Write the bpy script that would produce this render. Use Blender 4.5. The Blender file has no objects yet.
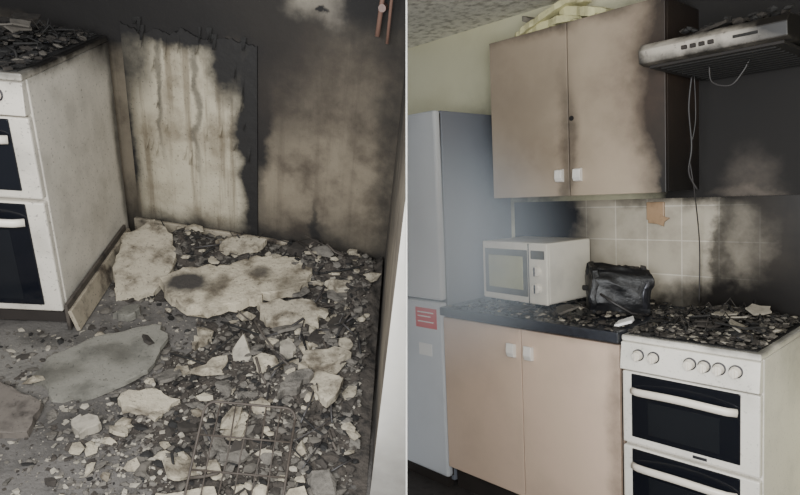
import bpy, bmesh, random
from math import *
from mathutils import Vector, Matrix, noise as mnoise
random.seed(7)

# ------------------------------------------------------------------ helpers
def cam_axes(yaw, pitch, roll):
    f = Vector((-sin(yaw)*cos(pitch), cos(yaw)*cos(pitch), -sin(pitch)))
    r = Vector((cos(yaw), sin(yaw), 0)); d = f.cross(r)
    return cos(roll)*r+sin(roll)*d, -sin(roll)*r+cos(roll)*d, f
EYE = Vector((0, 0, 1.456))
rr, rd, rf = cam_axes(.832, .085, .045)
# the second (left-hand) room corner is a rigid set, rotated as one piece
lr, ld, lf = cam_axes(.080, .479, -.120)
LEYE = Vector((1.452, -2.352, 1.364))
A = Matrix((rr, rd, rf)).transposed(); Bm = Matrix((lr, ld, lf))
ROT = (A @ Bm).to_4x4()
LM = Matrix.Translation(EYE) @ ROT @ Matrix.Translation(-LEYE)
PN = (rr - .0108*rf).normalized()        # partition wall normal (world)
PT = (rf + .0108*rr).normalized()

def clip(bm, M, side):
    """trim a shell mesh where it meets the partition wall"""
    Mi = M.inverted()
    co = Mi @ (EYE + PN*(.002*side)); no = (Mi.to_3x3() @ PN).normalized()
    bmesh.ops.bisect_plane(bm, geom=bm.verts[:]+bm.edges[:]+bm.faces[:], plane_co=co, plane_no=no,
                           clear_outer=(side < 0), clear_inner=(side > 0))

class Bld:
    def __init__(s): s.bm = bmesh.new(); s.mats = []
    def mi(s, m):
        if m not in s.mats: s.mats.append(m)
        return s.mats.index(m)
    def merge(s, t, mat, M=None, smooth=False):
        if M is not None: bmesh.ops.transform(t, matrix=M, verts=t.verts)
        i = s.mi(mat)
        for f in t.faces: f.material_index = i; f.smooth = smooth
        me = bpy.data.meshes.new('t'); t.to_mesh(me); t.free()
        s.bm.from_mesh(me); bpy.data.meshes.remove(me)
    def box(s, x0, x1, y0, y1, z0, z1, mat, bev=0, M=None, seg=2):
        t = bmesh.new(); bmesh.ops.create_cube(t, size=1)
        for v in t.verts:
            v.co = Vector(((x0+x1)/2+v.co.x*(x1-x0), (y0+y1)/2+v.co.y*(y1-y0), (z0+z1)/2+v.co.z*(z1-z0)))
        if bev: bmesh.ops.bevel(t, geom=t.edges[:], offset=bev, segments=seg, affect='EDGES', profile=.5)
        s.merge(t, mat, M)
    def cyl(s, p0, p1, r, mat, r2=None, seg=20, M=None, bev=0):
        p0, p1 = Vector(p0), Vector(p1); h = (p1-p0).length
        t = bmesh.new(); bmesh.ops.create_cone(t, cap_ends=True, segments=seg, radius1=r, radius2=r if r2 is None else r2, depth=h)
        if bev:
            es = [e for e in t.edges if abs(e.verts[0].co.z-e.verts[1].co.z) < 1e-6]
            bmesh.ops.bevel(t, geom=es, offset=bev, segments=2, affect='EDGES', profile=.5)
        q = Vector((0, 0, 1)).rotation_difference(p1-p0).to_matrix().to_4x4()
        MM = Matrix.Translation((p0+p1)/2) @ q
        bmesh.ops.transform(t, matrix=MM, verts=t.verts)
        s.merge(t, mat, M, smooth=False)
    def tube(s, pts, r, mat, seg=8, M=None, rz=None):
        pts = [Vector(p) for p in pts]; t = bmesh.new(); rings = []
        for i, p in enumerate(pts):
            a = pts[max(i-1, 0)]; b = pts[min(i+1, len(pts)-1)]; d = (b-a).normalized()
            up = Vector((0, 0, 1)) if abs(d.z) < .9 else Vector((1, 0, 0))
            u = d.cross(up).normalized(); w = d.cross(u).normalized()
            rings.append([t.verts.new(p+u*r*cos(2*pi*k/seg)+w*(rz or r)*sin(2*pi*k/seg)) for k in range(seg)])
        for i in range(len(rings)-1):
            for k in range(seg):
                t.faces.new((rings[i][k], rings[i][(k+1) % seg], rings[i+1][(k+1) % seg], rings[i+1][k]))
        t.faces.new(rings[0][::-1]); t.faces.new(rings[-1])
        s.merge(t, mat, M, smooth=True)
    def prism(s, prof, x0, x1, mat, bev=0, M=None, warp=0):
        """profile in (y,z) extruded along x"""
        t = bmesh.new()
        a = [t.verts.new((x0, y, z)) for y, z in prof]; b = [t.verts.new((x1, y, z)) for y, z in prof]
        n = len(prof); t.faces.new(a[::-1]); t.faces.new(b)
        for i in range(n): t.faces.new((a[i], a[(i+1) % n], b[(i+1) % n], b[i]))
        bmesh.ops.recalc_face_normals(t, faces=t.faces)
        if bev: bmesh.ops.bevel(t, geom=t.edges[:], offset=bev, segments=2, affect='EDGES', profile=.5)
        if warp:
            bmesh.ops.triangulate(t, faces=t.faces[:]); bmesh.ops.subdivide_edges(t, edges=t.edges[:], cuts=3, use_grid_fill=True)
            for v in t.verts:
                n3 = mnoise.noise_vector(v.co*14)+.5*mnoise.noise_vector(v.co*34); v.co += n3*warp*min(1, v.co.z/.05)
        s.merge(t, mat, M, smooth=bool(warp))
    def slab(s, pts, z0, th, mat, tilt=(0, 0), jit=.008, seed=0, M=None):
        rnd = random.Random(seed); P = []
        n = len(pts)
        for i in range(n):
            a = Vector(pts[i]); b = Vector(pts[(i+1) % n]); L = (b-a).length; k = max(2, int(L/.025))
            for j in range(k):
                q = a.lerp(b, j/k); P.append(q+Vector((rnd.uniform(-jit, jit), rnd.uniform(-jit, jit)))*(.5 if j == 0 else 1))
        c = sum(P, Vector((0, 0)))/len(P); t = bmesh.new()
        def Z(q): return z0+(q.x-c.x)*tilt[0]+(q.y-c.y)*tilt[1]
        bo = []; to = []; t2 = []
        for q in P:
            bo.append(t.verts.new((q.x, q.y, Z(q))))
            q2 = c+(q-c)*rnd.uniform(.975, 1.0); to.append(t.verts.new((q2.x, q2.y, Z(q2)+th*rnd.uniform(.85, 1))))
            q3 = c+(q-c)*rnd.uniform(.86, .96); t2.append(t.verts.new((q3.x, q3.y, Z(q3)+th*rnd.uniform(.98, 1.06))))
        m = len(P)
        for i in range(m):
            j = (i+1) % m
            t.faces.new((bo[i], bo[j], to[j], to[i])); t.faces.new((to[i], to[j], t2[j], t2[i]))
        t.faces.new(t2); t.faces.new(bo[::-1])
        bmesh.ops.triangulate(t, faces=[f for f in t.faces if len(f.verts) > 4])
        bmesh.ops.recalc_face_normals(t, faces=t.faces)
        s.merge(t, mat, M)
    def chunks(s, items):
        """items: (x,y,z,sx,sy,sz,rotz,mat)"""
        t = bmesh.new(); bmesh.ops.create_cube(t, size=1.3)
        V0 = [v.co.copy() for v in t.verts]; F0 = [[v.index for v in f.verts] for f in t.faces]; t.free()
        t = bmesh.new(); bmesh.ops.create_icosphere(t, subdivisions=1, radius=1)
        V1 = [v.co.copy() for v in t.verts]; F1 = [[v.index for v in f.verts] for f in t.faces]; t.free()
        vs = []; fs = []; ms = []
        for (x, y, z, sx, sy, sz, rz, mat) in items:
            V, F = (V0, F0) if (random.random() < .45 and sy < .012) else (V1, F1)
            o = len(vs); R = Matrix.Rotation(rz, 3, 'Z') @ Matrix.Rotation(random.uniform(-.5, .5), 3, 'X')
            for v in V:
                w = Vector((v.x*random.uniform(.5, 1.3), v.y*random.uniform(.5, 1.3), v.z*random.uniform(.6, 1.2)))
                w = R @ Vector((w.x*sx, w.y*sy, w.z*sz)); vs.append((x+w.x, y+w.y, z+w.z))
            i = s.mi(mat)
            for f in F: fs.append([o+k for k in f]); ms.append(i)
        me = bpy.data.meshes.new('t'); me.from_pydata(vs, [], fs)
        me.polygons.foreach_set('material_index', ms); s.bm.from_mesh(me); bpy.data.meshes.remove(me)
    def done(s, name, M=None, clipside=0):
        if clipside: clip(s.bm, M or Matrix(), clipside)
        me = bpy.data.meshes.new(name); s.bm.to_mesh(me); s.bm.free()
        for m in s.mats: me.materials.append(m)
        o = bpy.data.objects.new(name, me); bpy.context.collection.objects.link(o)
        if M is not None: o.matrix_world = M
        return o

def rgb(r, g, b):
    def l(c):
        c /= 255; return c/12.92 if c <= .04045 else ((c+.055)/1.055)**2.4
    return (l(r), l(g), l(b), 1)

SOOT = rgb(20, 17, 15)
def mat(name, base, blobs=(), rough=.6, metal=0, nscale=12, namt=.25, dark=None, bump=0, bscale=60,
        streak=0, speck=0, base_node=None, spec=.5, wob=.12, wscale=5):
    m = bpy.data.materials.new(name); m.use_nodes = True; nt = m.node_tree; N = nt.nodes; L = nt.links
    p = N['Principled BSDF']; p.inputs['Roughness'].default_value = rough; p.inputs['Metallic'].default_value = metal
    p.inputs['Specular IOR Level'].default_value = spec
    tc = N.new('ShaderNodeTexCoord'); P = tc.outputs['Object']
    def math_(op, a, b=None, clamp=False):
        n = N.new('ShaderNodeMath'); n.operation = op; n.use_clamp = clamp
        for i, v in enumerate((a, b)):
            if v is None: continue
            if isinstance(v, (int, float)): n.inputs[i].default_value = v
            else: L.new(v, n.inputs[i])
        return n.outputs[0]
    def noise(scale, vec=P, detail=6, rgh=.6):
        n = N.new('ShaderNodeTexNoise'); n.inputs['Scale'].default_value = scale
        n.inputs['Detail'].default_value = detail; n.inputs['Roughness'].default_value = rgh; L.new(vec, n.inputs['Vector']); return n
    def mix(fac, a, b):
        n = N.new('ShaderNodeMix'); n.data_type = 'RGBA'
        if isinstance(fac, (int, float)): n.inputs[0].default_value = fac
        else: L.new(fac, n.inputs[0])
        for i, v in ((6, a), (7, b)):
            if isinstance(v, tuple): n.inputs[i].default_value = v
            else: L.new(v, n.inputs[i])
        return n.outputs[2]
    def ramp(v, lo, hi):
        n = N.new('ShaderNodeMapRange'); n.interpolation_type = 'SMOOTHSTEP'
        L.new(v, n.inputs[0]); n.inputs[1].default_value = lo; n.inputs[2].default_value = hi; return n.outputs[0]
    col = base_node(N, L, P, mix) if base_node else base
    dk = dark or tuple([c*.45 for c in base[:3]]+[1])
    nz = noise(nscale)
    col = mix(math_('MULTIPLY', ramp(nz.outputs['Fac'], .42, .72), namt*2, True), col, dk)
    if streak:
        mp = N.new('ShaderNodeMapping'); mp.inputs['Scale'].default_value = (26, 26, 1.3); L.new(P, mp.inputs['Vector'])
        ns = noise(1.0, mp.outputs[0], 6)
        col = mix(math_('MULTIPLY', ramp(ns.outputs['Fac'], .48, .66), streak), col, dk)
    if speck:
        ns = noise(90, P, 3); col = mix(math_('MULTIPLY', ramp(ns.outputs['Fac'], .6, .68), speck), col, SOOT)
    if blobs:
        nw = noise(wscale, P, 5)
        sub = N.new('ShaderNodeVectorMath'); sub.operation = 'SUBTRACT'; L.new(nw.outputs['Color'], sub.inputs[0]); sub.inputs[1].default_value = (.5, .5, .5)
        sc = N.new('ShaderNodeVectorMath'); sc.operation = 'SCALE'; L.new(sub.outputs[0], sc.inputs[0]); sc.inputs['Scale'].default_value = wob*2
        ad = N.new('ShaderNodeVectorMath'); ad.operation = 'ADD'; L.new(P, ad.inputs[0]); L.new(sc.outputs[0], ad.inputs[1])
        nf = noise(25, P, 6)
        for bl in blobs:
            c, r, st = bl[:3]; cc = bl[3] if len(bl) > 3 else SOOT
            s1 = N.new('ShaderNodeVectorMath'); s1.operation = 'SUBTRACT'; L.new(ad.outputs[0], s1.inputs[0]); s1.inputs[1].default_value = c
            s2 = N.new('ShaderNodeVectorMath'); s2.operation = 'DIVIDE'; L.new(s1.outputs[0], s2.inputs[0]); s2.inputs[1].default_value = r
            ln = N.new('ShaderNodeVectorMath'); ln.operation = 'LENGTH'; L.new(s2.outputs[0], ln.inputs[0])
            f = ramp(ln.outputs['Value'], 1.4, .3)
            f = math_('MULTIPLY', f, math_('ADD', math_('MULTIPLY', nf.outputs['Fac'], .5), st-.25 if st < 1 else st-.15), True)
            col = mix(f, col, cc)
    if isinstance(col, tuple): p.inputs['Base Color'].default_value = col
    else: L.new(col, p.inputs['Base Color'])
    if bump:
        nb = noise(bscale, P, 5); bp = N.new('ShaderNodeBump'); bp.inputs['Strength'].default_value = bump
        bp.inputs['Distance'].default_value = .01; L.new(nb.outputs['Fac'], bp.inputs['Height']); L.new(bp.outputs[0], p.inputs['Normal'])
    return m

BIG = 9.0
D = 2.06; YB = 2.66
# ------------------------------------------------------------------ materials
def tiles(N, L, P, mix):
    sp = N.new('ShaderNodeSeparateXYZ'); L.new(P, sp.inputs[0]); cb = N.new('ShaderNodeCombineXYZ')
    L.new(sp.outputs[0], cb.inputs[0]); L.new(sp.outputs[2], cb.inputs[1])
    mp = N.new('ShaderNodeMapping'); mp.inputs['Location'].default_value = (.03, -.905, 0); L.new(cb.outputs[0], mp.inputs[0])
    b = N.new('ShaderNodeTexBrick'); b.offset = 0; b.squash = 1
    for k, v in (('Scale', 1), ('Brick Width', .152), ('Row Height', .152), ('Mortar Size', .0024), ('Mortar Smooth', .2), ('Bias', 0)): b.inputs[k].default_value = v
    b.inputs['Color1'].default_value = rgb(184, 175, 158); b.inputs['Color2'].default_value = rgb(170, 162, 146); b.inputs['Mortar'].default_value = rgb(208, 201, 186)
    L.new(mp.outputs[0], b.inputs['Vector']); return b.outputs['Color']
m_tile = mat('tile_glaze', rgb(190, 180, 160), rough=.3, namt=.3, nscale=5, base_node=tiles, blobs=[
    ((-1.86, YB, 1.2), (.34, BIG, .5), 1.2, rgb(30, 31, 36)), ((-.45, YB, 1.45), (.50, BIG, .24), 1.7), ((-.42, YB, 1.15), (.40, BIG, .7), 1.7), ((-.75, YB, 1.42), (.40, BIG, .09), 1.2),  # first patch, behind the microwave: soot plus cabinet shade painted into the tiles
    ((-.93, YB, 1.2), (.045, BIG, .5), .75), ((-.8, YB, 1.1), (.16, BIG, .4), .5, rgb(60, 54, 48)), ((-1.2, YB, .9), (.8, BIG, .12), .85), ((-.85, YB, .95), (.3, BIG, .16), 1.0), ((-1.15, YB, 1.42), (.3, BIG, .05), .6)])
m_wallR = mat('yellow_painted_wall', rgb(232, 228, 196), rough=.8, namt=.15, nscale=2, dark=rgb(190, 182, 140), blobs=[
    ((-.6, YB, 1.85), (.75, BIG, .9), 2.2), ((-.82, YB, 1.46), (.10, BIG, .12), .42, rgb(96, 88, 80)), ((-.84, YB, 1.40), (.13, BIG, .03), .4, rgb(110, 100, 90)), ((-1.9, YB, 1.6), (.5, BIG, .4), .9)])
m_ceil = mat('artex_ceiling', rgb(236, 232, 218), rough=.9, nscale=22, namt=.4, dark=rgb(140, 132, 116), bump=.8, bscale=30,
             blobs=[((-.7, 2.4, 2.37), (.9, .7, BIG), .8, rgb(52, 46, 42))])
m_plain = mat('dull_wall_paint', rgb(170, 162, 148), rough=.9)
m_floorR = mat('dark_vinyl', rgb(58, 54, 52), rough=.7, nscale=30, namt=.4)
m_wcab = mat('wall_cabinet_laminate', rgb(166, 150, 131), rough=.5, namt=.18, nscale=2.5, blobs=[
    ((-.99, 2.34, 1.85), (.15, BIG, .48), 1.5), ((-1.445, 2.34, 1.6), (.05, BIG, .35), .6), ((-1.02, 2.5, 1.7), (.03, BIG, .9), 1.5), ((-1.12, 2.34, 1.9), (.18, BIG, .38), .45, rgb(76, 62, 52)),
    ((-1.5, 2.34, 2.2), (.6, BIG, .06), .7), ((-1.6, 2.34, 1.6), (.3, BIG, .1), .2, rgb(110, 92, 76))], wob=.06)
m_black = mat('charred_black', rgb(24, 22, 20), rough=.8, nscale=30, namt=.3, bump=.5)
m_melt = mat('melted_black_plastic', rgb(20, 20, 22), rough=.45, nscale=30, namt=.3, bump=.3)
m_char = mat('charred_grey', rgb(50, 45, 40), rough=.9, nscale=30, namt=.5)
m_bcab = mat('base_cabinet_laminate', rgb(204, 180, 160), rough=.5, namt=.12, nscale=2.5, blobs=[((-1.08, D, .5), (.05, BIG, .5), .4), ((-1.5, D, .9), (.6, BIG, .05), .4, rgb(110, 92, 80))], wob=.04)
m_edge = mat('edge_shadow_gap', rgb(40, 34, 30), rough=.8)
m_handle = mat('satin_handle', rgb(225, 220, 212), rough=.35, namt=.1)
m_wtop = mat('scorched_worktop', rgb(50, 52, 58), rough=.3, nscale=25, namt=.4, speck=.3, bump=.15)
m_fside = mat('fridge_side_enamel', rgb(118, 122, 131), rough=.36, namt=.12, nscale=2, blobs=[((-1.98, 2.62, 1.3), (BIG, .24, .9), .6, rgb(44, 45, 52))])  # side's shade painted in: dull grey, and a dark patch towards the back
m_fdoor = mat('fridge_door_enamel', rgb(204, 207, 211), rough=.35, namt=.1, nscale=3)
m_red = mat('red_sticker', rgb(208, 52, 42), rough=.5, namt=.02)
m_white = mat('white_sticker', rgb(230, 228, 224), rough=.5, namt=.02)
m_mw = mat('microwave_enamel', rgb(214, 208, 194), rough=.4, namt=.18, nscale=6)
m_glassY = mat('microwave_window', rgb(164, 162, 124), rough=.12, namt=.3, nscale=4)  # pale yellow-green paints the reflected window into the glass colour
m_mwin = mat('microwave_window_frame', rgb(90, 88, 80), rough=.2)
m_glass = mat('black_oven_glass', rgb(18, 20, 26), rough=.12, namt=.1, nscale=3)
m_enamel = mat('cooker_enamel', rgb(222, 217, 206), rough=.35, namt=.16, nscale=5, speck=.25, blobs=[((-.2, -.6, .93), (BIG, .6, .025), .7), ((0, -.1, .85), (.05, .3, .2), .4)], wob=.03)
m_enamelL = mat('sooty_cooker_enamel', rgb(204, 197, 184), rough=.45, namt=.24, nscale=6, speck=.55, blobs=[
    ((0, -.35, .92), (BIG, .6, .06), 1.0), ((0, 0, .5), (BIG, .05, .6), .8), ((0, -.4, .0), (BIG, .6, .06), .9), ((0, -.02, .9), (BIG, .28, .13), .9), ((0, -.3, .45), (BIG, .3, .3), .18, rgb(120, 110, 96))], wob=.05)
m_knob = mat('knob_plastic', rgb(226, 218, 204), rough=.35, namt=.15)
m_hood = mat('hood_enamel', rgb(158, 151, 140), rough=.45, namt=.5, nscale=9, dark=rgb(70, 63, 56), speck=.4, blobs=[((-.53, 2.2, 1.95), (.18, BIG, .1), 1.2), ((-.8, 2.2, 1.99), (.3, BIG, .05), 1.1), ((-.8, 2.2, 1.87), (.3, BIG, .03), .9), ((-1.03, 2.2, 1.9), (.04, BIG, .1), .9)], wob=.06)
m_hoodu = mat('hood_underside', rgb(34, 30, 27), rough=.8)
m_insul = mat('insulation_foam', rgb(206, 200, 154), rough=.9, nscale=14, namt=.3, bump=.5, bscale=30)
m_brown = mat('melted_plastic', rgb(160, 132, 102), rough=.5, nscale=20)
m_cable = mat('sooty_cable', rgb(52, 49, 48), rough=.5)
m_steel = mat('burnt_steel', rgb(90, 90, 96), rough=.35, metal=.8, nscale=18, namt=.5)
# left room
m_lwall = mat('smoke_stained_plaster', rgb(116, 106, 90), rough=.85, nscale=4, namt=.5, dark=rgb(62, 53, 43), streak=.25, speck=.2, bump=.5, bscale=14, blobs=[
    ((.05, 0, 1.2), (.78, BIG, .38), 2.2), ((.61, 0, .75), (.07, BIG, .50), 1.2), ((.70, 0, .9), (.20, BIG, .40), .9, rgb(38, 32, 27)), ((.64, 0, 1.1), (.16, BIG, .3), 1.5),
    ((1.0, 0, .98), (.40, BIG, .40), .65, rgb(48, 41, 34)), ((.9, 0, 1.2), (.6, BIG, .26), 1.0, rgb(32, 28, 24)),
    ((.82, 0, 1.12), (.10, BIG, .09), .6, rgb(140, 132, 118)), ((.91, 0, 1.07), (.05, BIG, .07), .5, rgb(128, 120, 108)), ((.885, 0, 1.055), (.02, BIG, .016), 1.3), ((1.05, 0, 1.2), (.14, BIG, .2), 1.2),
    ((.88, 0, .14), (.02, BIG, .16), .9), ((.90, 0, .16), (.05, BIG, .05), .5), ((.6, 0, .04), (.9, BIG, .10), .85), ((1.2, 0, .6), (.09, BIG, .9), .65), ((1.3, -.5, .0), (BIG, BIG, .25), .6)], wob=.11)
m_panel = mat('streaked_board_paint', rgb(168, 159, 138), rough=.75, nscale=5, namt=.4, streak=.6, speck=.45, dark=rgb(90, 78, 60), bump=.4, bscale=18, blobs=[
    ((.3, 0, .97), (.5, BIG, .10), 1.5), ((.62, 0, .55), (.10, BIG, .7), 1.3), ((.02, 0, .5), (.07, BIG, .6), 1.0), ((.3, 0, .06), (.5, BIG, .10), .9), ((.50, 0, .84), (.10, BIG, .16), 1.0), ((.35, 0, .7), (.018, BIG, .4), .6), ((.2, 0, .75), (.015, BIG, .35), .6), ((.1, 0, .85), (.08, BIG, .2), .8)], wob=.08)
m_jamb = mat('pale_door_lining', rgb(176, 172, 164), rough=.6, nscale=3, namt=.2, blobs=[((1.3, -1.2, .02), (.4, BIG, .2), .4, rgb(90, 84, 78))])
m_conc = mat('dusty_floor', rgb(92, 88, 84), rough=.7, nscale=9, namt=.5, speck=.5, bump=.5, bscale=70, blobs=[
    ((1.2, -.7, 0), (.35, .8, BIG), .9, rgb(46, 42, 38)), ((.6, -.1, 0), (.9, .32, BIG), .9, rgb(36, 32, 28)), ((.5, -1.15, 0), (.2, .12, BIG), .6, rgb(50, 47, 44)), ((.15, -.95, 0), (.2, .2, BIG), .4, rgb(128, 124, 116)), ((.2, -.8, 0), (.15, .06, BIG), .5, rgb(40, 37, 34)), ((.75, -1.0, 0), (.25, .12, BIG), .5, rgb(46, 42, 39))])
m_heap = mat('ash_and_char', rgb(62, 56, 50), rough=.95, nscale=25, namt=.5, dark=rgb(28, 25, 22), bump=1, bscale=50)
m_ash = mat('grey_ash', rgb(98, 93, 86), rough=.95, nscale=25, namt=.5, bump=1, bscale=50)
m_plas = mat('broken_plaster', rgb(156, 147, 129), rough=.9, nscale=14, namt=.5, dark=rgb(76, 67, 55), speck=.55, bump=.7, bscale=40)
m_plasH = mat('broken_plaster_scorched', rgb(168, 158, 138), rough=.9, nscale=12, namt=.5, dark=rgb(88, 79, 65), speck=.55, bump=.7, bscale=40,
    blobs=[((.50, -.46, 0), (.085, .06, BIG), 1.2, rgb(54, 50, 46)), ((.74, -.33, 0), (.05, .035, BIG), .9, rgb(60, 54, 47)), ((.62, -.45, 0), (.03, .1, BIG), .7, rgb(70, 62, 51)), ((.9, -.38, 0), (.09, .05, BIG), .6, rgb(76, 68, 56))], wob=.06)
m_grey = mat('grey_board', rgb(116, 113, 104), rough=.85, nscale=10, namt=.45, speck=.5, bump=.3, blobs=[((.42, -.85, 0), (.08, .05, BIG), .6, rgb(60, 57, 50)), ((.28, -.98, 0), (.08, .05, BIG), .6, rgb(60, 57, 50))])
m_chip = mat('plaster_chip', rgb(144, 137, 124), rough=.9, nscale=30, namt=.4)
m_chip2 = mat('grey_chip', rgb(86, 81, 74), rough=.9, nscale=30, namt=.3)
m_rust = mat('rusty_wire', rgb(62, 54, 47), rough=.7, nscale=40)
m_wood = mat('scorched_wood', rgb(74, 67, 60), rough=.8, nscale=14, namt=.5, dark=rgb(26, 22, 20))
m_boardtop = mat('dusty_board', rgb(96, 89, 82), rough=.8, nscale=14, namt=.5, dark=rgb(44, 38, 34), speck=.4)
m_skirt = mat('scorched_skirting', rgb(150, 140, 122), rough=.7, nscale=12, namt=.5, dark=rgb(54, 45, 38), speck=.5)
m_copper = mat('painted_pipe', rgb(120, 92, 80), rough=.5)
m_part = mat('partition_paint', rgb(150, 148, 142), rough=.9)

# ------------------------------------------------------------------ right room shell
b = Bld(); b.box(-2.98, 1.4, YB, YB+.1, 0, 2.37, m_wallR); b.done('wall_back')
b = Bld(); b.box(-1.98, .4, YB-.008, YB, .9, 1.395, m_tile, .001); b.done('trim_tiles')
b = Bld(); b.box(-3.0, 1.4, -.6, YB, 2.37, 2.45, m_ceil); b.done('ceiling', None, 1)
b = Bld(); b.box(-3.0, 1.4, -.6, YB, -.06, 0, m_floorR); b.done('floor', None, 1)
b = Bld(); b.box(1.4, 1.5, -.6, YB, 0, 2.37, m_plain); b.done('wall_right')
# partition between the two rooms
b = Bld()
q = [EYE+PT*t+rd*s for t, s in ((1.2, -.95), (2.84, -1.25), (2.84, 1.75), (1.2, 1.55))]
t = bmesh.new(); va = [t.verts.new(p+PN*.0015) for p in q]; vb = [t.verts.new(p-PN*.0015) for p in q]
t.faces.new(va); t.faces.new(vb[::-1])
for i in range(4): t.faces.new((va[i], vb[i], vb[(i+1) % 4], va[(i+1) % 4]))
b.merge(t, m_part); b.done('wall_partition')

# ------------------------------------------------------------------ fridge freezer
b = Bld(); X1 = -1.983; X0 = X1-.56
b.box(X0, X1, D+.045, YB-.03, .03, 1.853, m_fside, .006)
b.box(X0, X1, D, D+.04, .945, 1.853, m_fdoor, .012)
b.box(X0, X1, D, D+.04, .06, .935, m_fdoor, .012)
b.box(X0+.02, X1-.02, D+.02, D+.06, .0, .06, m_edge)
b.box(X0+.01, X1-.004, D+.036, D+.05, .06, 1.84, m_edge)
b.box(X0+.03, X0+.05, D-.035, D-.015, 1.0, 1.4, m_handle, .005); b.box(X0+.03, X0+.05, D-.035, D-.015, .6, .9, m_handle, .005)
b.box(X0+.03, X0+.05, D-.02, D+.01, 1.02, 1.05, m_handle); b.box(X0+.03, X0+.05, D-.02, D+.01, .62, .65, m_handle)
b.box(-2.165, -2.02, D-.002, D+.002, .80, .90, m_red)
for k, (w, z) in enumerate(((.11, .875), (.09, .855), (.11, .828))): b.box(-2.15, -2.15+w, D-.003, D, z, z+.006, m_white)
b.box(-2.15, -2.06, D-.002, D+.002, .66, .72, m_white)
b.done('fridge_freezer')

# ------------------------------------------------------------------ base cabinet + worktop
b = Bld(); bx0, bxm, bx1 = -1.978, -1.523, -1.076
b.box(bx0, bx1, D+.022, YB-.02, .12, .878, m_bcab)
b.box(bx0, bx1, D+.06, YB-.05, 0, .12, m_edge)
b.box(bx0+.003, bxm-.002, D, D+.02, .125, .868, m_bcab, .002); b.box(bxm+.002, bx1-.003, D, D+.02, .125, .868, m_bcab, .002)
b.box(bx0+.002, bx1-.002, D+.015, D+.024, .12, .878, m_edge)
for hx in (bxm-.045, bxm+.045):
    b.prism([(D, .80), (D-.022, .806), (D-.026, .765), (D-.018, .745), (D, .742)], hx-.019, hx+.019, m_handle, .002)
b.done('base_cabinet')
b = Bld(); b.box(-1.98, -1.074, D-.02, YB-.01, .88, .92, m_wtop, .004); b.done('worktop')

# ------------------------------------------------------------------ wall cabinet
b = Bld(); u0, um, u1, yw, zb, zt = -1.868, -1.445, -1.024, 2.34, 1.429, 2.167
b.box(u0, u1, yw+.022, YB, zb, zt, m_wcab)
b.box(u0+.004, u1-.004, yw+.014, yw+.024, zb+.003, zt-.003, m_edge)
b.box(u0, um-.0025, yw, yw+.018, zb-.004, zt, m_wcab, .002); b.box(um+.0025, u1, yw, yw+.018, zb-.004, zt, m_wcab, .002)
for hx in (um-.045, um+.045):
    b.prism([(yw, zb+.115), (yw-.022, zb+.11), (yw-.026, zb+.075), (yw-.018, zb+.06), (yw, zb+.057)], hx-.018, hx+.018, m_handle, .002)
b.cyl((um+.015, yw-.002, zb+.33), (um+.015, yw+.004, zb+.33), .011, m_black)
b.done('wall_cabinet')
# debris on the cabinet
b = Bld()
b.slab([(-1.74, 2.36), (-1.5, 2.35), (-1.42, 2.42), (-1.45, 2.6), (-1.7, 2.6)], 2.17, .035, m_insul, tilt=(.1, 0), seed=2)
b.slab([(-1.68, 2.33), (-1.45, 2.34), (-1.42, 2.5), (-1.66, 2.52)], 2.22, .03, m_insul, tilt=(.35, .1), seed=3)
b.slab([(-1.5, 2.38), (-1.30, 2.36), (-1.25, 2.5), (-1.48, 2.52)], 2.19, .04, m_insul, tilt=(-.3, .1), seed=4)
b.slab([(-1.72, 2.4), (-1.62, 2.36), (-1.60, 2.5), (-1.70, 2.52)], 2.22, .025, m_chip, tilt=(-.5, .1), seed=5)
b.chunks([(random.uniform(-1.75, -1.25), random.uniform(2.36, 2.55), 2.175, .02, .02, .012, random.random()*6, m_insul) for _ in range(30)])
b.done('fallen_insulation')

# ------------------------------------------------------------------ cooker hood
b = Bld(); h0, h1 = -1.022, -.56; yf = 2.12
b.prism([(yf, 1.885), (yf-.006, 1.93), (yf+.02, 1.955), (2.62, 2.0), (2.655, 2.0), (2.655, 1.90), (yf+.03, 1.88)], h0, h1, m_hood, .004)
b.box(h0+.02, h1-.02, yf+.04, 2.62, 1.872, 1.884, m_hoodu, .002)
for i in range(10): b.box(h0+.05, h1-.05, yf+.07+i*.045, yf+.085+i*.045, 1.868, 1.874, m_black)
for i in range(4): b.box(-.87+i*.028, -.852+i*.028, yf-.012, yf, 1.905, 1.918, m_edge, .002)
b.box(-.71, -.64, yf-.010, yf, 1.908, 1.916, m_black)
b.chunks([(random.uniform(-.92, -.58), random.uniform(2.2, 2.5), 1.975+random.random()*.02, .02, .016, .01, random.random()*6, random.choice((m_black, m_char, m_black))) for _ in range(110)])
b.slab([(-.95, 2.2), (-.75, 2.18), (-.7, 2.4), (-.9, 2.42)], 1.975, .012, m_char, tilt=(.2, .1), seed=12)
b.done('cooker_hood')
b = Bld()
def cab(pts, r=.0035):
    P = [Vector(p) for p in pts]; out = []
    for i in range(len(P)-1):
        a = P[max(i-1, 0)]; c = P[i]; d = P[i+1]; e = P[min(i+2, len(P)-1)]
        for k in range(8):
            s = k/8; out.append(.5*((2*c)+(d-a)*s+(2*a-5*c+4*d-e)*s*s+(3*c-a-3*d+e)*s**3))
    out.append(P[-1]); b.tube(out, r, m_cable, 6)
cab([(-.97, 2.45, 1.866), (-.985, 2.46, 1.75), (-.975, 2.46, 1.6), (-.99, 2.47, 1.5), (-.97, 2.5, 1.43)], .004)
cab([(-.96, 2.45, 1.866), (-.96, 2.46, 1.7), (-.985, 2.47, 1.56), (-.98, 2.5, 1.42), (-1.0, 2.6, 1.2), (-1.01, 2.62, .95)], .0025)
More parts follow.
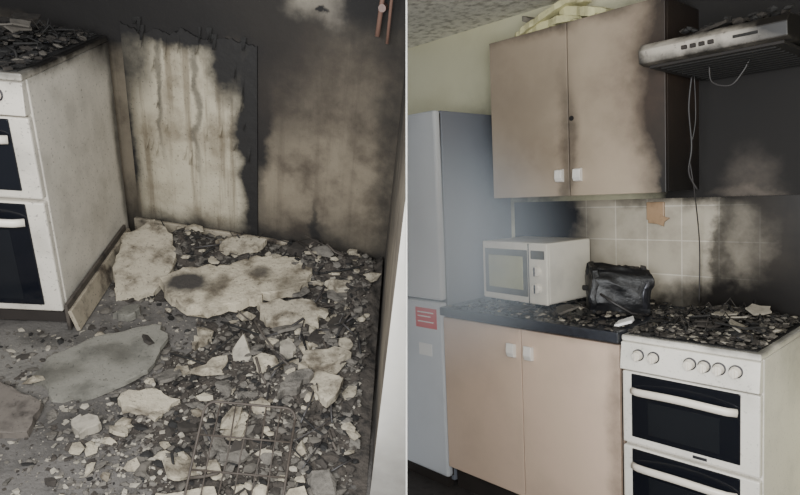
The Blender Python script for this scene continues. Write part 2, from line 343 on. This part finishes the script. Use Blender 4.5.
cab([(-.85, 2.3, 1.866), (-.84, 2.3, 1.81), (-.78, 2.3, 1.79), (-.74, 2.3, 1.83), (-.72, 2.3, 1.866)], .003)
b.done('hanging_cable')
# socket with melted plastic
b = Bld(); b.box(-1.245, -1.165, YB-.02, YB-.008, 1.30, 1.38, m_brown, .004)
b.slab([(0, 0), (.07, .005), (.08, .05), (.03, .06), (-.005, .04)], 0, .008, m_brown, M=Matrix.Translation((-1.235, YB-.022, 1.285)) @ Matrix.Rotation(1.35, 4, 'X') @ Matrix.Rotation(-.3, 4, 'Z'), seed=5)
b.done('melted_wall_socket')

# ------------------------------------------------------------------ cookers
def cooker(name, w, d, h, M, me, seed, dm):
    """x -w..0, y -d..0 (front -d), z 0..h"""
    random.seed(seed); b = Bld(); k = h/.92
    b.box(-w, 0, -d+.03, 0, .05*k, h-.03, me, .004)
    b.box(-w+.02, -.02, -d+.06, -.02, 0, .06, m_edge)
    # hob rim and burnt hob
    b.box(-w, 0, -d, 0, h-.03, h-.008, me, .005); b.box(-w+.018, -.018, -d+.02, -.02, h-.012, h-.004, m_black, .002)
    for cx, cy, r in ((-w*.27, -d*.3, .05), (-w*.73, -d*.3, .038), (-w*.27, -d*.72, .038), (-w*.73, -d*.72, .055)):
        b.cyl((cx, cy, h-.006), (cx, cy, h+.008), r, m_steel, seg=24, bev=.002); b.cyl((cx, cy, h+.008), (cx, cy, h+.016), r*.75, m_black, seg=24, bev=.002)
        for a in range(4):
            an = a*pi/2+.78
            b.tube([(cx+cos(an)*.1, cy+sin(an)*.1, h-.004), (cx+cos(an)*.1, cy+sin(an)*.1, h+.028), (cx+cos(an)*.03, cy+sin(an)*.03, h+.03)], .004, m_black, 6)
    # control fascia
    b.prism([(-d+.02, h-.03), (-d-.004, h-.034), (-d-.016, h-.132*k), (-d+.02, h-.136*k)], -w, 0, me, .003)
    zk = h-.072*k
    for fr in (.15, .27, .54, .64, .74, .85):
        x = -w+fr*w
        b.cyl((x, -d-.006, zk), (x, -d-.014, zk-.001), .021, m_steel, seg=24)
        b.cyl((x, -d-.012, zk), (x, -d-.034, zk-.003), .018, m_knob, r2=.015, seg=24, bev=.002)
        b.box(x-.004, x+.004, -d-.040, -d-.03, zk-.018, zk+.014, m_knob, .002)
    # doors
    for z0, z1 in ((.507*k, h-.142*k), (.07*k, .495*k)):
        b.box(-w+.002, -.002, -d, -d+.03, z0, z1, me, .006)
        b.box(-w+.038, -.058, -d-.005, -d+.004, z0+.028, z1-.006, m_glass, .003)
        hz = z1-.055; n = 14; pts = []
        for i in range(n+1):
            s = i/n; pts.append((-w+.045+s*(w-.11), -d-.012-.034*sin(pi*s)**.5, hz-.012*(1-sin(pi*s))))
        b.tube(pts, .010, m_knob, 10, rz=.014)
        b.box(-w+.10, -.12, -d-.0065, -d-.004, z0+.05, z1-.10, m_mwin_dark, .001)
    b.box(-w*.45, -w*.35, -d-.003, -d+.002, .516*k, .526*k, m_steel, .001)
    b.box(-w+.002, -.002, -d+.01, -d+.03, .02, .062*k, m_edge)
    # burnt debris on the hob
    it = []
    for _ in range(1500):
        x = random.uniform(-w+.02, -.02); y = random.uniform(-d+.01, -.02); s = .003+.012*random.random()**2
        hh = .06*exp(-((x+w*.5)**2/.04+(y+d*.40)**2/.05))
        it.append((x, y, h+hh*random.random()+.002, s*1.6, s, s*.5, random.random()*6, random.choice(dm)))
    b.chunks(it)
    for j in range(9):
        b.slab([(0, 0), (.07, .01), (.09, .05), (.03, .07), (-.01, .04)], 0, .006, random.choice((m_char, m_black, dm[-1])),
               M=Matrix.Translation((random.uniform(-w+.10, -.12), random.uniform(-d+.1, -.12), h+.045)) @ Matrix.Rotation(random.random()*6, 4, 'Z') @ Matrix.Rotation(random.uniform(-.5, .5), 4, 'X'), seed=seed+j)
    for _ in range(34):
        x = random.uniform(-w+.12, -.12); y = random.uniform(-d+.12, -.12); a = random.random()*6; L = random.uniform(.04, .11)
        b.tube([(x, y, h+.02), (x+cos(a)*L/2, y+sin(a)*L/2, h+.05*random.random()+.03), (x+cos(a)*L, y+sin(a)*L*.6, h+.02)], .003, random.choice((m_black, m_char)), 5)
    return b.done(name, M)
m_mwin_dark = mat('oven_inner_glass', rgb(26, 28, 32), rough=.2, namt=.2, nscale=3)
cooker('gas_cooker', .462, .59, .92, Matrix.Translation((-.608, D+.59, 0)), m_enamel, 3, (m_black,)*3+(m_char,)*5+(m_chip2, m_chip2, m_ash, m_chip))

# ------------------------------------------------------------------ microwave
b = Bld(); W, Dp, H = .41, .32, .295
b.box(0, W, .012, Dp, .012, H, m_mw, .008)
b.box(0, W, 0, .016, .010, H, m_mw, .006)
b.box(.02, .295, -.004, .004, .04, H-.035, m_mwin, .004); b.box(.045, .27, -.006, .002, .07, H-.065, m_glassY, .004)
b.box(.30, .304, -.002, .002, .012, H-.004, m_edge)
b.box(.315, .395, -.002, .003, .22, .26, m_mwin, .002)
for z in (.165, .085):
    b.cyl((.352, .001, z), (.352, -.02, z), .026, m_knob, r2=.022, seg=24, bev=.003); b.box(.349, .355, -.024, -.018, z-.02, z+.02, m_edge)
for x, y in ((.03, .04), (W-.03, .04), (.03, Dp-.03), (W-.03, Dp-.03)): b.cyl((x, y, 0), (x, y, .014), .012, m_edge, seg=12)
b.done('microwave_oven', Matrix.Translation((-1.948, 2.335, .92)) @ Matrix.Rotation(-.103, 4, 'Z'))

# ------------------------------------------------------------------ burnt toaster
b = Bld()
b.prism([(-.075, 0), (-.085, .05), (-.083, .13), (-.07, .18), (-.045, .20), (-.02, .185), (.0, .165), (.02, .185), (.045, .20), (.07, .175), (.083, .12), (.085, .05), (.075, 0)], -.12, .12, m_melt, .003, warp=.020)
b.prism([(-.084, .03), (-.09, .12), (-.07, .185), (-.03, .205), (.03, .205), (.07, .185), (.09, .12), (.084, .03)], -.115, -.092, m_melt, .002, warp=.014)
b.prism([(-.084, .03), (-.09, .12), (-.07, .178), (-.03, .198), (.03, .198), (.07, .178), (.09, .12), (.084, .03)], .085, .105, m_steel, .002, warp=.014)
b.box(-.08, .07, -.006, .006, .155, .192, m_char, .002)
b.box(-.145, -.115, -.015, .015, .09, .11, m_black, .004)
b.tube([(-.08, -.09, .09), (-.03, -.13, .06), (.04, -.12, .02), (.11, -.1, .01)], .005, m_cable, 6)
b.chunks([(random.uniform(-.15, .15), random.uniform(-.12, .12), .012, .02, .014, .01, random.random()*6, random.choice((m_black, m_char))) for _ in range(60)])
b.chunks([(random.uniform(-.08, .08), random.uniform(-.05, .05), .19, .02, .014, .008, random.random()*6, random.choice((m_black, m_char))) for _ in range(16)])
b.done('burnt_toaster', Matrix.Translation((-1.255, 2.38, .922)) @ Matrix.Rotation(.62, 4, 'Z') @ Matrix.Rotation(.05, 4, 'Y'))

# worktop debris
random.seed(11); b = Bld(); it = []
for _ in range(1000):
    x = random.uniform(-1.94, -1.09); y = random.uniform(D-.01, YB-.05)
    if random.random() > (.25+.75*(x+1.95)/.85) and y > 2.2: continue
    s = .003+.011*random.random()**2; it.append((x, y, .922+s*.4+.03*random.random()*max(0, 1-abs(x+1.3)/.3)*(1 if y > 2.2 else .2), s*1.6, s, s*.5, random.random()*6, random.choice((m_black,)*4+(m_char,)*3+(m_chip2, m_chip2, m_chip))))
b.chunks(it)
b.slab([(-1.12, 2.10), (-1.06, 2.13), (-1.09, 2.19), (-1.13, 2.16)], .935, .01, m_white, tilt=(.3, .2), seed=8)
b.slab([(-1.5, 2.2), (-1.4, 2.18), (-1.36, 2.26), (-1.47, 2.3)], .93, .01, m_chip2, tilt=(.2, .2), seed=9)
b.slab([(-1.75, 2.15), (-1.6, 2.12), (-1.55, 2.2), (-1.7, 2.24)], .925, .006, m_char, tilt=(.1, .1), seed=10)
b.done('worktop_debris')

# ================================================================== left room (rigid set LM)
b = Bld(); b.box(-1.2, 1.25, 0, .05, -.02, 1.7, m_lwall); b.done('wall_back.001', LM, -1)
b = Bld(); b.box(-1.2, 2.0, -2.0, .05, -.05, 0, m_conc); b.done('floor.001', LM, -1)
# thin painted board on the wall with a ragged burnt top edge
b = Bld(); rnd = random.Random(4); top = []
n = 60
for i in range(n+1):
    x = .055+.56*i/n; top.append((x, .925+.035*mnoise.noise(Vector((x*11, 0, 0)))+.02*mnoise.noise(Vector((x*40, 3, 0)))+rnd.uniform(-.004, .004)))
t = bmesh.new(); F = [t.verts.new((x, -.010, z)) for x, z in top]+[t.verts.new((.615, -.010, .09)), t.verts.new((.055, -.010, .09))]
K = [t.verts.new((v.co.x, -.001, v.co.z)) for v in F]
t.faces.new(F); t.faces.new(K[::-1])
for i in range(len(F)): t.faces.new((F[i], K[i], K[(i+1) % len(F)], F[(i+1) % len(F)]))
bmesh.ops.triangulate(t, faces=[f for f in t.faces if len(f.verts) > 4]); bmesh.ops.recalc_face_normals(t, faces=t.faces)
b.merge(t, m_panel)
# peeling curls of paint, a few charred shreds along the top
def curl(x, z, L, wd_, m, out=.018):
    t = bmesh.new(); pr = []
    for i in range(6):
        s = i/5; pr.append((t.verts.new((x-wd_/2*(1-.7*s), -.012-out*s*s, z-L*s)), t.verts.new((x+wd_/2*(1-.4*s), -.012-out*1.3*s*s, z-L*s+.004))))
    for i in range(5): t.faces.new((pr[i][0], pr[i][1], pr[i+1][1], pr[i+1][0]))
    b.merge(t, m)
for j in range(20): curl(rnd.uniform(.1, .58), rnd.uniform(.45, .92), rnd.uniform(.03, .10), rnd.uniform(.008, .022), m_panel)
for j in range(9): curl(rnd.uniform(.1, .6), rnd.uniform(.93, .97), rnd.uniform(.02, .06), rnd.uniform(.008, .025), m_black, .015)
b.done('wall_panel', LM)
b = Bld(); b.box(.03, .80, -.02, 0, 0, .085, m_skirt, .005); b.done('baseboard_back', LM)
def quadwall(name, p0, p1, z1, m, th=.02):
    b = Bld(); a = Vector(p0); c = Vector(p1); d = (c-a).normalized(); n = Vector((-d.y, d.x))*th
    t = bmesh.new(); lo = [t.verts.new((p.x, p.y, -.02)) for p in (a, c, c+n, a+n)]; hi = [t.verts.new((p.x, p.y, z1)) for p in (a, c, c+n, a+n)]
    t.faces.new(lo); t.faces.new(hi[::-1])
    for i in range(4): t.faces.new((lo[i], lo[(i+1) % 4], hi[(i+1) % 4], hi[i]))
    bmesh.ops.recalc_face_normals(t, faces=t.faces); b.merge(t, m); b.done(name, LM, -1)
quadwall('wall_side', (1.2, .0), (1.36, -1.21), 1.7, m_lwall)
quadwall('trim_door_lining', (1.36, -1.212), (1.62, -1.19), 1.35, m_jamb)
cooker('gas_cooker.001', .5, .70, .90, LM @ Matrix.Translation((.03, -.063, 0)) @ Matrix.Rotation(.209, 4, 'Z'), m_enamelL, 21, (m_black,)*8+(m_char,)*4+(m_chip2,))

# rubble: heap + loose fragments are one mass
def H(x, y):
    n = mnoise.noise(Vector((x*7, y*7, 1)))*.5+mnoise.noise(Vector((x*18, y*18, 4)))*.25
    v = .10*exp(-((y+.16)/.2)**2)*min(1, max(0, (x-.05)/.2)) + .075*exp(-((x-1.16)/.2)**2)*exp(-((y+.55)/.45)**2)+.03*exp(-((x-.95)/.25)**2)*exp(-((y+.9)/.4)**2)
    return max(0, v*(1+n*1.0)+n*.016-.003)
bm = bmesh.new(); nx, ny = 150, 150; gr = []
for j in range(ny+1):
    row = []
    for i in range(nx+1):
        x = .05+i/nx*1.3; y = -1.6+j/ny*1.585; x = min(x, 1.19-.132*y); row.append(bm.verts.new((x, y, H(x, y)-.003+.003*mnoise.noise(Vector((x*60, y*60, 2))))))
    gr.append(row)
for j in range(ny):
    for i in range(nx):
        q = (gr[j][i], gr[j][i+1], gr[j+1][i+1], gr[j+1][i])
        if max(v.co.z for v in q) > 0 and q[0].co.x < q[1].co.x-1e-5: bm.faces.new(q)
bmesh.ops.delete(bm, geom=[v for v in bm.verts if not v.link_faces], context='VERTS')
RB = Bld(); RB.merge(bm, m_heap, smooth=True)

def incooker(x, y, mg=.02):
    dx, dy = x-.03, y+.063; u = dx*cos(.209)+dy*sin(.209); v = -(-dx*sin(.209)+dy*cos(.209))
    return u < mg and v < .70+mg
def inroom(x, y): return x < 1.15-.132*y and y < -.03 and not incooker(x, y)
random.seed(5)
def scatter(n, dens, smin, smax, mats, lift=.6, flat=1):
    it = []
    while len(it) < n:
        x = random.uniform(-.25, 1.4); y = random.uniform(-1.5, -.03)
        if not inroom(x, y) or random.random() > dens(x, y): continue
        s = smin+(smax-smin)*random.random()**3.5
        it.append((x, y, H(x, y)+s*.35*lift, s*random.uniform(1, 1.8), s, s*random.uniform(.25, .7)*flat, random.random()*6.3, random.choice(mats)))
    RB.chunks(it)
g = lambda x, y, cx, cy, rx, ry: exp(-((x-cx)/rx)**2-((y-cy)/ry)**2)
scatter(6500, lambda x, y: min(1, .16+.8*g(x, y, .63, -1.25, .16, .12)+.5*g(x, y, 1.1, -.85, .3, .3)+.35*g(x, y, .9, -.9, .4, .3)), .002, .011, (m_chip, m_chip, m_ash, m_ash, m_chip2, m_char))
scatter(6500, lambda x, y: min(1, .07+1.0*g(x, y, 1.2, -.7, .25, .6)+.8*g(x, y, .7, -.15, .7, .2)+.4*g(x, y, .9, -1.0, .25, .3)), .0025, .018, (m_black, m_char, m_heap, m_heap, m_ash, m_ash, m_chip2))
scatter(230, lambda x, y: min(1, .05+.8*g(x, y, 1.1, -.8, .3, .35)+.7*g(x, y, .7, -.25, .5, .2)+.5*g(x, y, .63, -1.25, .15, .1)), .014, .042, (m_plas, m_plas, m_plas, m_plas, m_ash), 1.4, .9)
random.seed(9)
for _ in range(110):
    x = random.uniform(.3, 1.25); y = random.uniform(-1.3, -.06)
    if not inroom(x, y) or (x < .7 and y < -.4): continue
    a = random.random()*pi; L = random.uniform(.05, .2); z = H(x, y)+.012
    x2, y2 = x+cos(a)*L, y+sin(a)*L
    if not inroom(x2, y2): continue
    RB.tube([(x, y, z), ((x+x2)/2, (y+y2)/2, z+random.uniform(.0, .02)), (x2, y2, max(z, H(x2, y2)+.01)+random.uniform(0, .04))], random.uniform(.0015, .005), random.choice((m_black, m_wood, m_cable)), 6)
# torn thin sheets in the rubble
for j in range(40):
    x = random.uniform(.5, 1.26); y = random.uniform(-1.3, -.1)
    if not inroom(x+.04, y): continue
    r = random.uniform(.02, .055); pts = [(cos(a)*r*random.uniform(.5, 1.2), sin(a)*r*random.uniform(.5, 1.2)) for a in (0, 1.1, 2.2, 3.3, 4.3, 5.4)]
    RB.slab(pts, 0, .010, random.choice((m_ash, m_plas, m_plas, m_plas, m_char, m_ash)), M=Matrix.Translation((x, y, H(x, y)+.008)) @ Matrix.Rotation(random.uniform(-.5, .5), 4, 'X') @ Matrix.Rotation(random.uniform(-.4, .4), 4, 'Y'), seed=j, jit=.006)

def ell(cx, cy, rx, ry, a=0, n=8, seed=0):
    r = random.Random(seed); out = []
    for i in range(n):
        t = 2*pi*(i+r.uniform(-.3, .3))/n; k = r.uniform(.65, 1.15); x, y = cos(t)*rx*k, sin(t)*ry*k; out.append((cx+x*cos(a)-y*sin(a), cy+x*sin(a)+y*cos(a)))
    return out
k = 3
for cx, cy, rx, ry, a, mm in ((1.12, -.78, .10, .05, .4, m_plas), (1.15, -.90, .09, .06, -.5, m_plas), (1.06, -.93, .07, .035, 1, m_ash), (.64, -1.05, .085, .045, .3, m_plas),
                        (.52, -1.17, .06, .035, .2, m_chip), (1.08, -.32, .08, .04, 0, m_plas), (.34, -.63, .05, .04, .5, m_grey),
                        (.66, -.72, .04, .025, 1, m_plas), (.98, -.72, .045, .03, 2, m_chip), (.62, -.2, .1, .05, .3, m_plas), (.85, -.12, .08, .05, .3, m_char)):
    RB.slab(ell(cx, cy, rx, ry, a, seed=k), H(cx, cy)+.004, .028, mm, tilt=(random.uniform(-.2, .2), random.uniform(0, .25)), seed=k, jit=.009); k += 1
RB.done('rubble_heap', LM)

b = Bld(); b.slab([(.37, -.45), (.43, -.36), (.60, -.31), (.69, -.22), (.86, -.2), (.95, -.29), (.93, -.41), (.80, -.46), (.78, -.50), (.65, -.585), (.55, -.60), (.45, -.54)], .06, .034, m_plasH, tilt=(.04, .12), seed=1, jit=.011); b.done('plaster_slab', LM)
b = Bld(); b.slab([(.20, -.15), (.31, -.2), (.39, -.35), (.37, -.49), (.24, -.55), (.165, -.43), (.12, -.25)], .065, .026, m_plas, tilt=(-.1, .35), seed=2, jit=.011); b.done('plaster_slab.001', LM)
b = Bld(); b.slab([(.235, -1.02), (.23, -.90), (.315, -.77), (.49, -.67), (.55, -.74), (.565, -.91), (.467, -1.057), (.355, -1.09)], .005, .014, m_grey, tilt=(.04, .03), seed=3, jit=.009); b.done('cement_board', LM)
b = Bld(); b.slab(ell(.93, -.52, .16, .085, .15, seed=4), .045, .032, m_plas, tilt=(.1, .15), seed=4, jit=.01); b.done('plaster_slab.002', LM)
b = Bld(); b.slab(ell(.90, -1.36, .10, .05, .2, seed=14), .004, .02, m_plas, tilt=(.1, .15), seed=4); b.done('plaster_slab.003', LM)
b = Bld(); b.slab([(0, 0), (.045, .0), (.06, .05), (.02, .12), (-.01, .06)], 0, .012, m_chip, M=Matrix.Translation((.81, -.80, .0)) @ Matrix.Rotation(1.1, 4, 'X'), seed=6, jit=.003); b.done('plaster_shard', LM)
b = Bld(); b.slab([(-.15, -1.0), (.13, -1.06), (.35, -1.12), (.385, -1.235), (.30, -1.26), (-.15, -1.3)], .004, .02, m_boardtop, tilt=(0, .05), seed=7, jit=.002); b.done('scorched_board', LM)
b = Bld(); d = (Vector((.06, -.12, 0))-Vector((.205, -.76, 0)))
Mx = Matrix.Translation((.215, -.76, 0)) @ Matrix.Rotation(atan2(d.y, d.x), 4, 'Z')
b.box(0, d.length, -.02, -.006, .0, .085, m_skirt, .003, M=Mx @ Matrix.Rotation(-.25, 4, 'X')); b.box(0, d.length*.98, .012, .024, .005, .11, m_wood, .003, M=Mx); b.done('loose_skirting', LM)
# wire rack
b = Bld(); w, l = .25, .27; c = .03; fr = []
for cx, cy, a0 in ((w-c, l-c, 0), (c, l-c, pi/2), (c, c, pi), (w-c, c, 1.5*pi)):
    for i in range(5): fr.append((cx+c*cos(a0+i*pi/8), cy+c*sin(a0+i*pi/8), 0))
fr.append(fr[0]); RM = Matrix.Translation((.90, -1.37, .02)) @ Matrix.Rotation(.12, 4, 'Z') @ Matrix.Rotation(.6, 4, 'X')
b.tube(fr, .0035, m_rust, 8, M=RM)
for i in range(1, 6): b.tube([(w*i/6, .002, .002), (w*i/6+.004*(-1)**i, l/2, -.004), (w*i/6, l-.002, .002)], .002, m_rust, 6, M=RM)
for yy in (.09, .18): b.tube([(.002, yy, -.002), (w-.002, yy, -.002)], .0026, m_rust, 6, M=RM)
b.done('oven_wire_rack', LM)
b = Bld(); b.tube([(1.09, -.05, 1.02), (1.10, -.05, 1.2), (1.11, -.05, 1.5)], .009, m_copper, 12); b.tube([(1.13, -.06, 1.0), (1.135, -.06, 1.5)], .006, m_copper, 12)
b.cyl((1.10, -.06, 1.12), (1.10, -.002, 1.12), .014, m_copper)
b.done('copper_pipe', LM)

# ------------------------------------------------------------------ lights
def area(name, loc, target, size, e, col, M=None):
    l = bpy.data.lights.new(name, 'AREA'); l.size = size; l.energy = e; l.color = col
    o = bpy.data.objects.new(name, l); bpy.context.collection.objects.link(o)
    loc, target = Vector(loc), Vector(target)
    if M is not None: loc, target = M @ loc, M @ target
    o.location = loc; o.rotation_euler = (target-loc).to_track_quat('-Z', 'Y').to_euler()
area('right_fill_cool', (-.25, .0, 1.5), (-1.9, 2.4, 1.45), .9, 64, (.94, .975, 1))  # added fill from near the camera to brighten the right room, no window modelled
area('right_fill_warm', (.9, .1, 1.3), (-1.0, 2.5, 1.3), 1.0, 24, (1, .98, .94))  # second added fill for the right room, not an actual lamp
area('left_fill', (.3, -2.6, 1.7), (.6, -.4, .2), .6, 30, (.98, .98, 1), LM)  # added fill for the left room from above its front, no doorway there
wd = bpy.data.worlds.new('World'); bpy.context.scene.world = wd; wd.use_nodes = True
wd.node_tree.nodes['Background'].inputs[0].default_value = (.92, .96, 1, 1); wd.node_tree.nodes['Background'].inputs[1].default_value = .32

# ------------------------------------------------------------------ added scattering volume that imitates the hazy glow in front of the fridge
hz = bpy.data.materials.new('haze_glow_volume'); hz.use_nodes = True; N = hz.node_tree.nodes; L = hz.node_tree.links
N.remove(N['Principled BSDF']); vs = N.new('ShaderNodeVolumeScatter'); vs.inputs['Color'].default_value = (.80, .90, 1, 1); vs.inputs['Anisotropy'].default_value = -.2
HC = Vector((-1.45, 1.50, 1.27)); HR = .52
tc = N.new('ShaderNodeTexCoord'); s1 = N.new('ShaderNodeVectorMath'); s1.operation = 'SUBTRACT'; s1.inputs[1].default_value = HC; L.new(tc.outputs['Object'], s1.inputs[0])
s2 = N.new('ShaderNodeVectorMath'); s2.operation = 'DIVIDE'; s2.inputs[1].default_value = (HR, HR, HR); L.new(s1.outputs[0], s2.inputs[0])
ln = N.new('ShaderNodeVectorMath'); ln.operation = 'LENGTH'; L.new(s2.outputs[0], ln.inputs[0])
mr = N.new('ShaderNodeMapRange'); mr.interpolation_type = 'SMOOTHSTEP'; mr.inputs[1].default_value = 1.0; mr.inputs[2].default_value = 0; mr.inputs[3].default_value = 0; mr.inputs[4].default_value = 1.5
L.new(ln.outputs['Value'], mr.inputs[0]); L.new(mr.outputs[0], vs.inputs['Density']); L.new(vs.outputs[0], N['Material Output'].inputs['Volume'])
t = bmesh.new(); bmesh.ops.create_icosphere(t, subdivisions=3, radius=HR*1.01)
bmesh.ops.transform(t, matrix=Matrix.Translation(HC), verts=t.verts)
clip(t, Matrix(), 1); bmesh.ops.holes_fill(t, edges=[e for e in t.edges if e.is_boundary], sides=0)
b = Bld(); b.merge(t, hz); b.done('haze_glow')

# ------------------------------------------------------------------ camera
cd = bpy.data.cameras.new('camera'); cd.sensor_width = 36; cd.sensor_fit = 'HORIZONTAL'; cd.lens = 27; cd.clip_start = .05
co = bpy.data.objects.new('camera', cd); bpy.context.collection.objects.link(co)
R3 = Matrix((rr, -rd, -rf)).transposed().to_4x4(); co.matrix_world = Matrix.Translation(EYE) @ R3
bpy.context.scene.camera = co
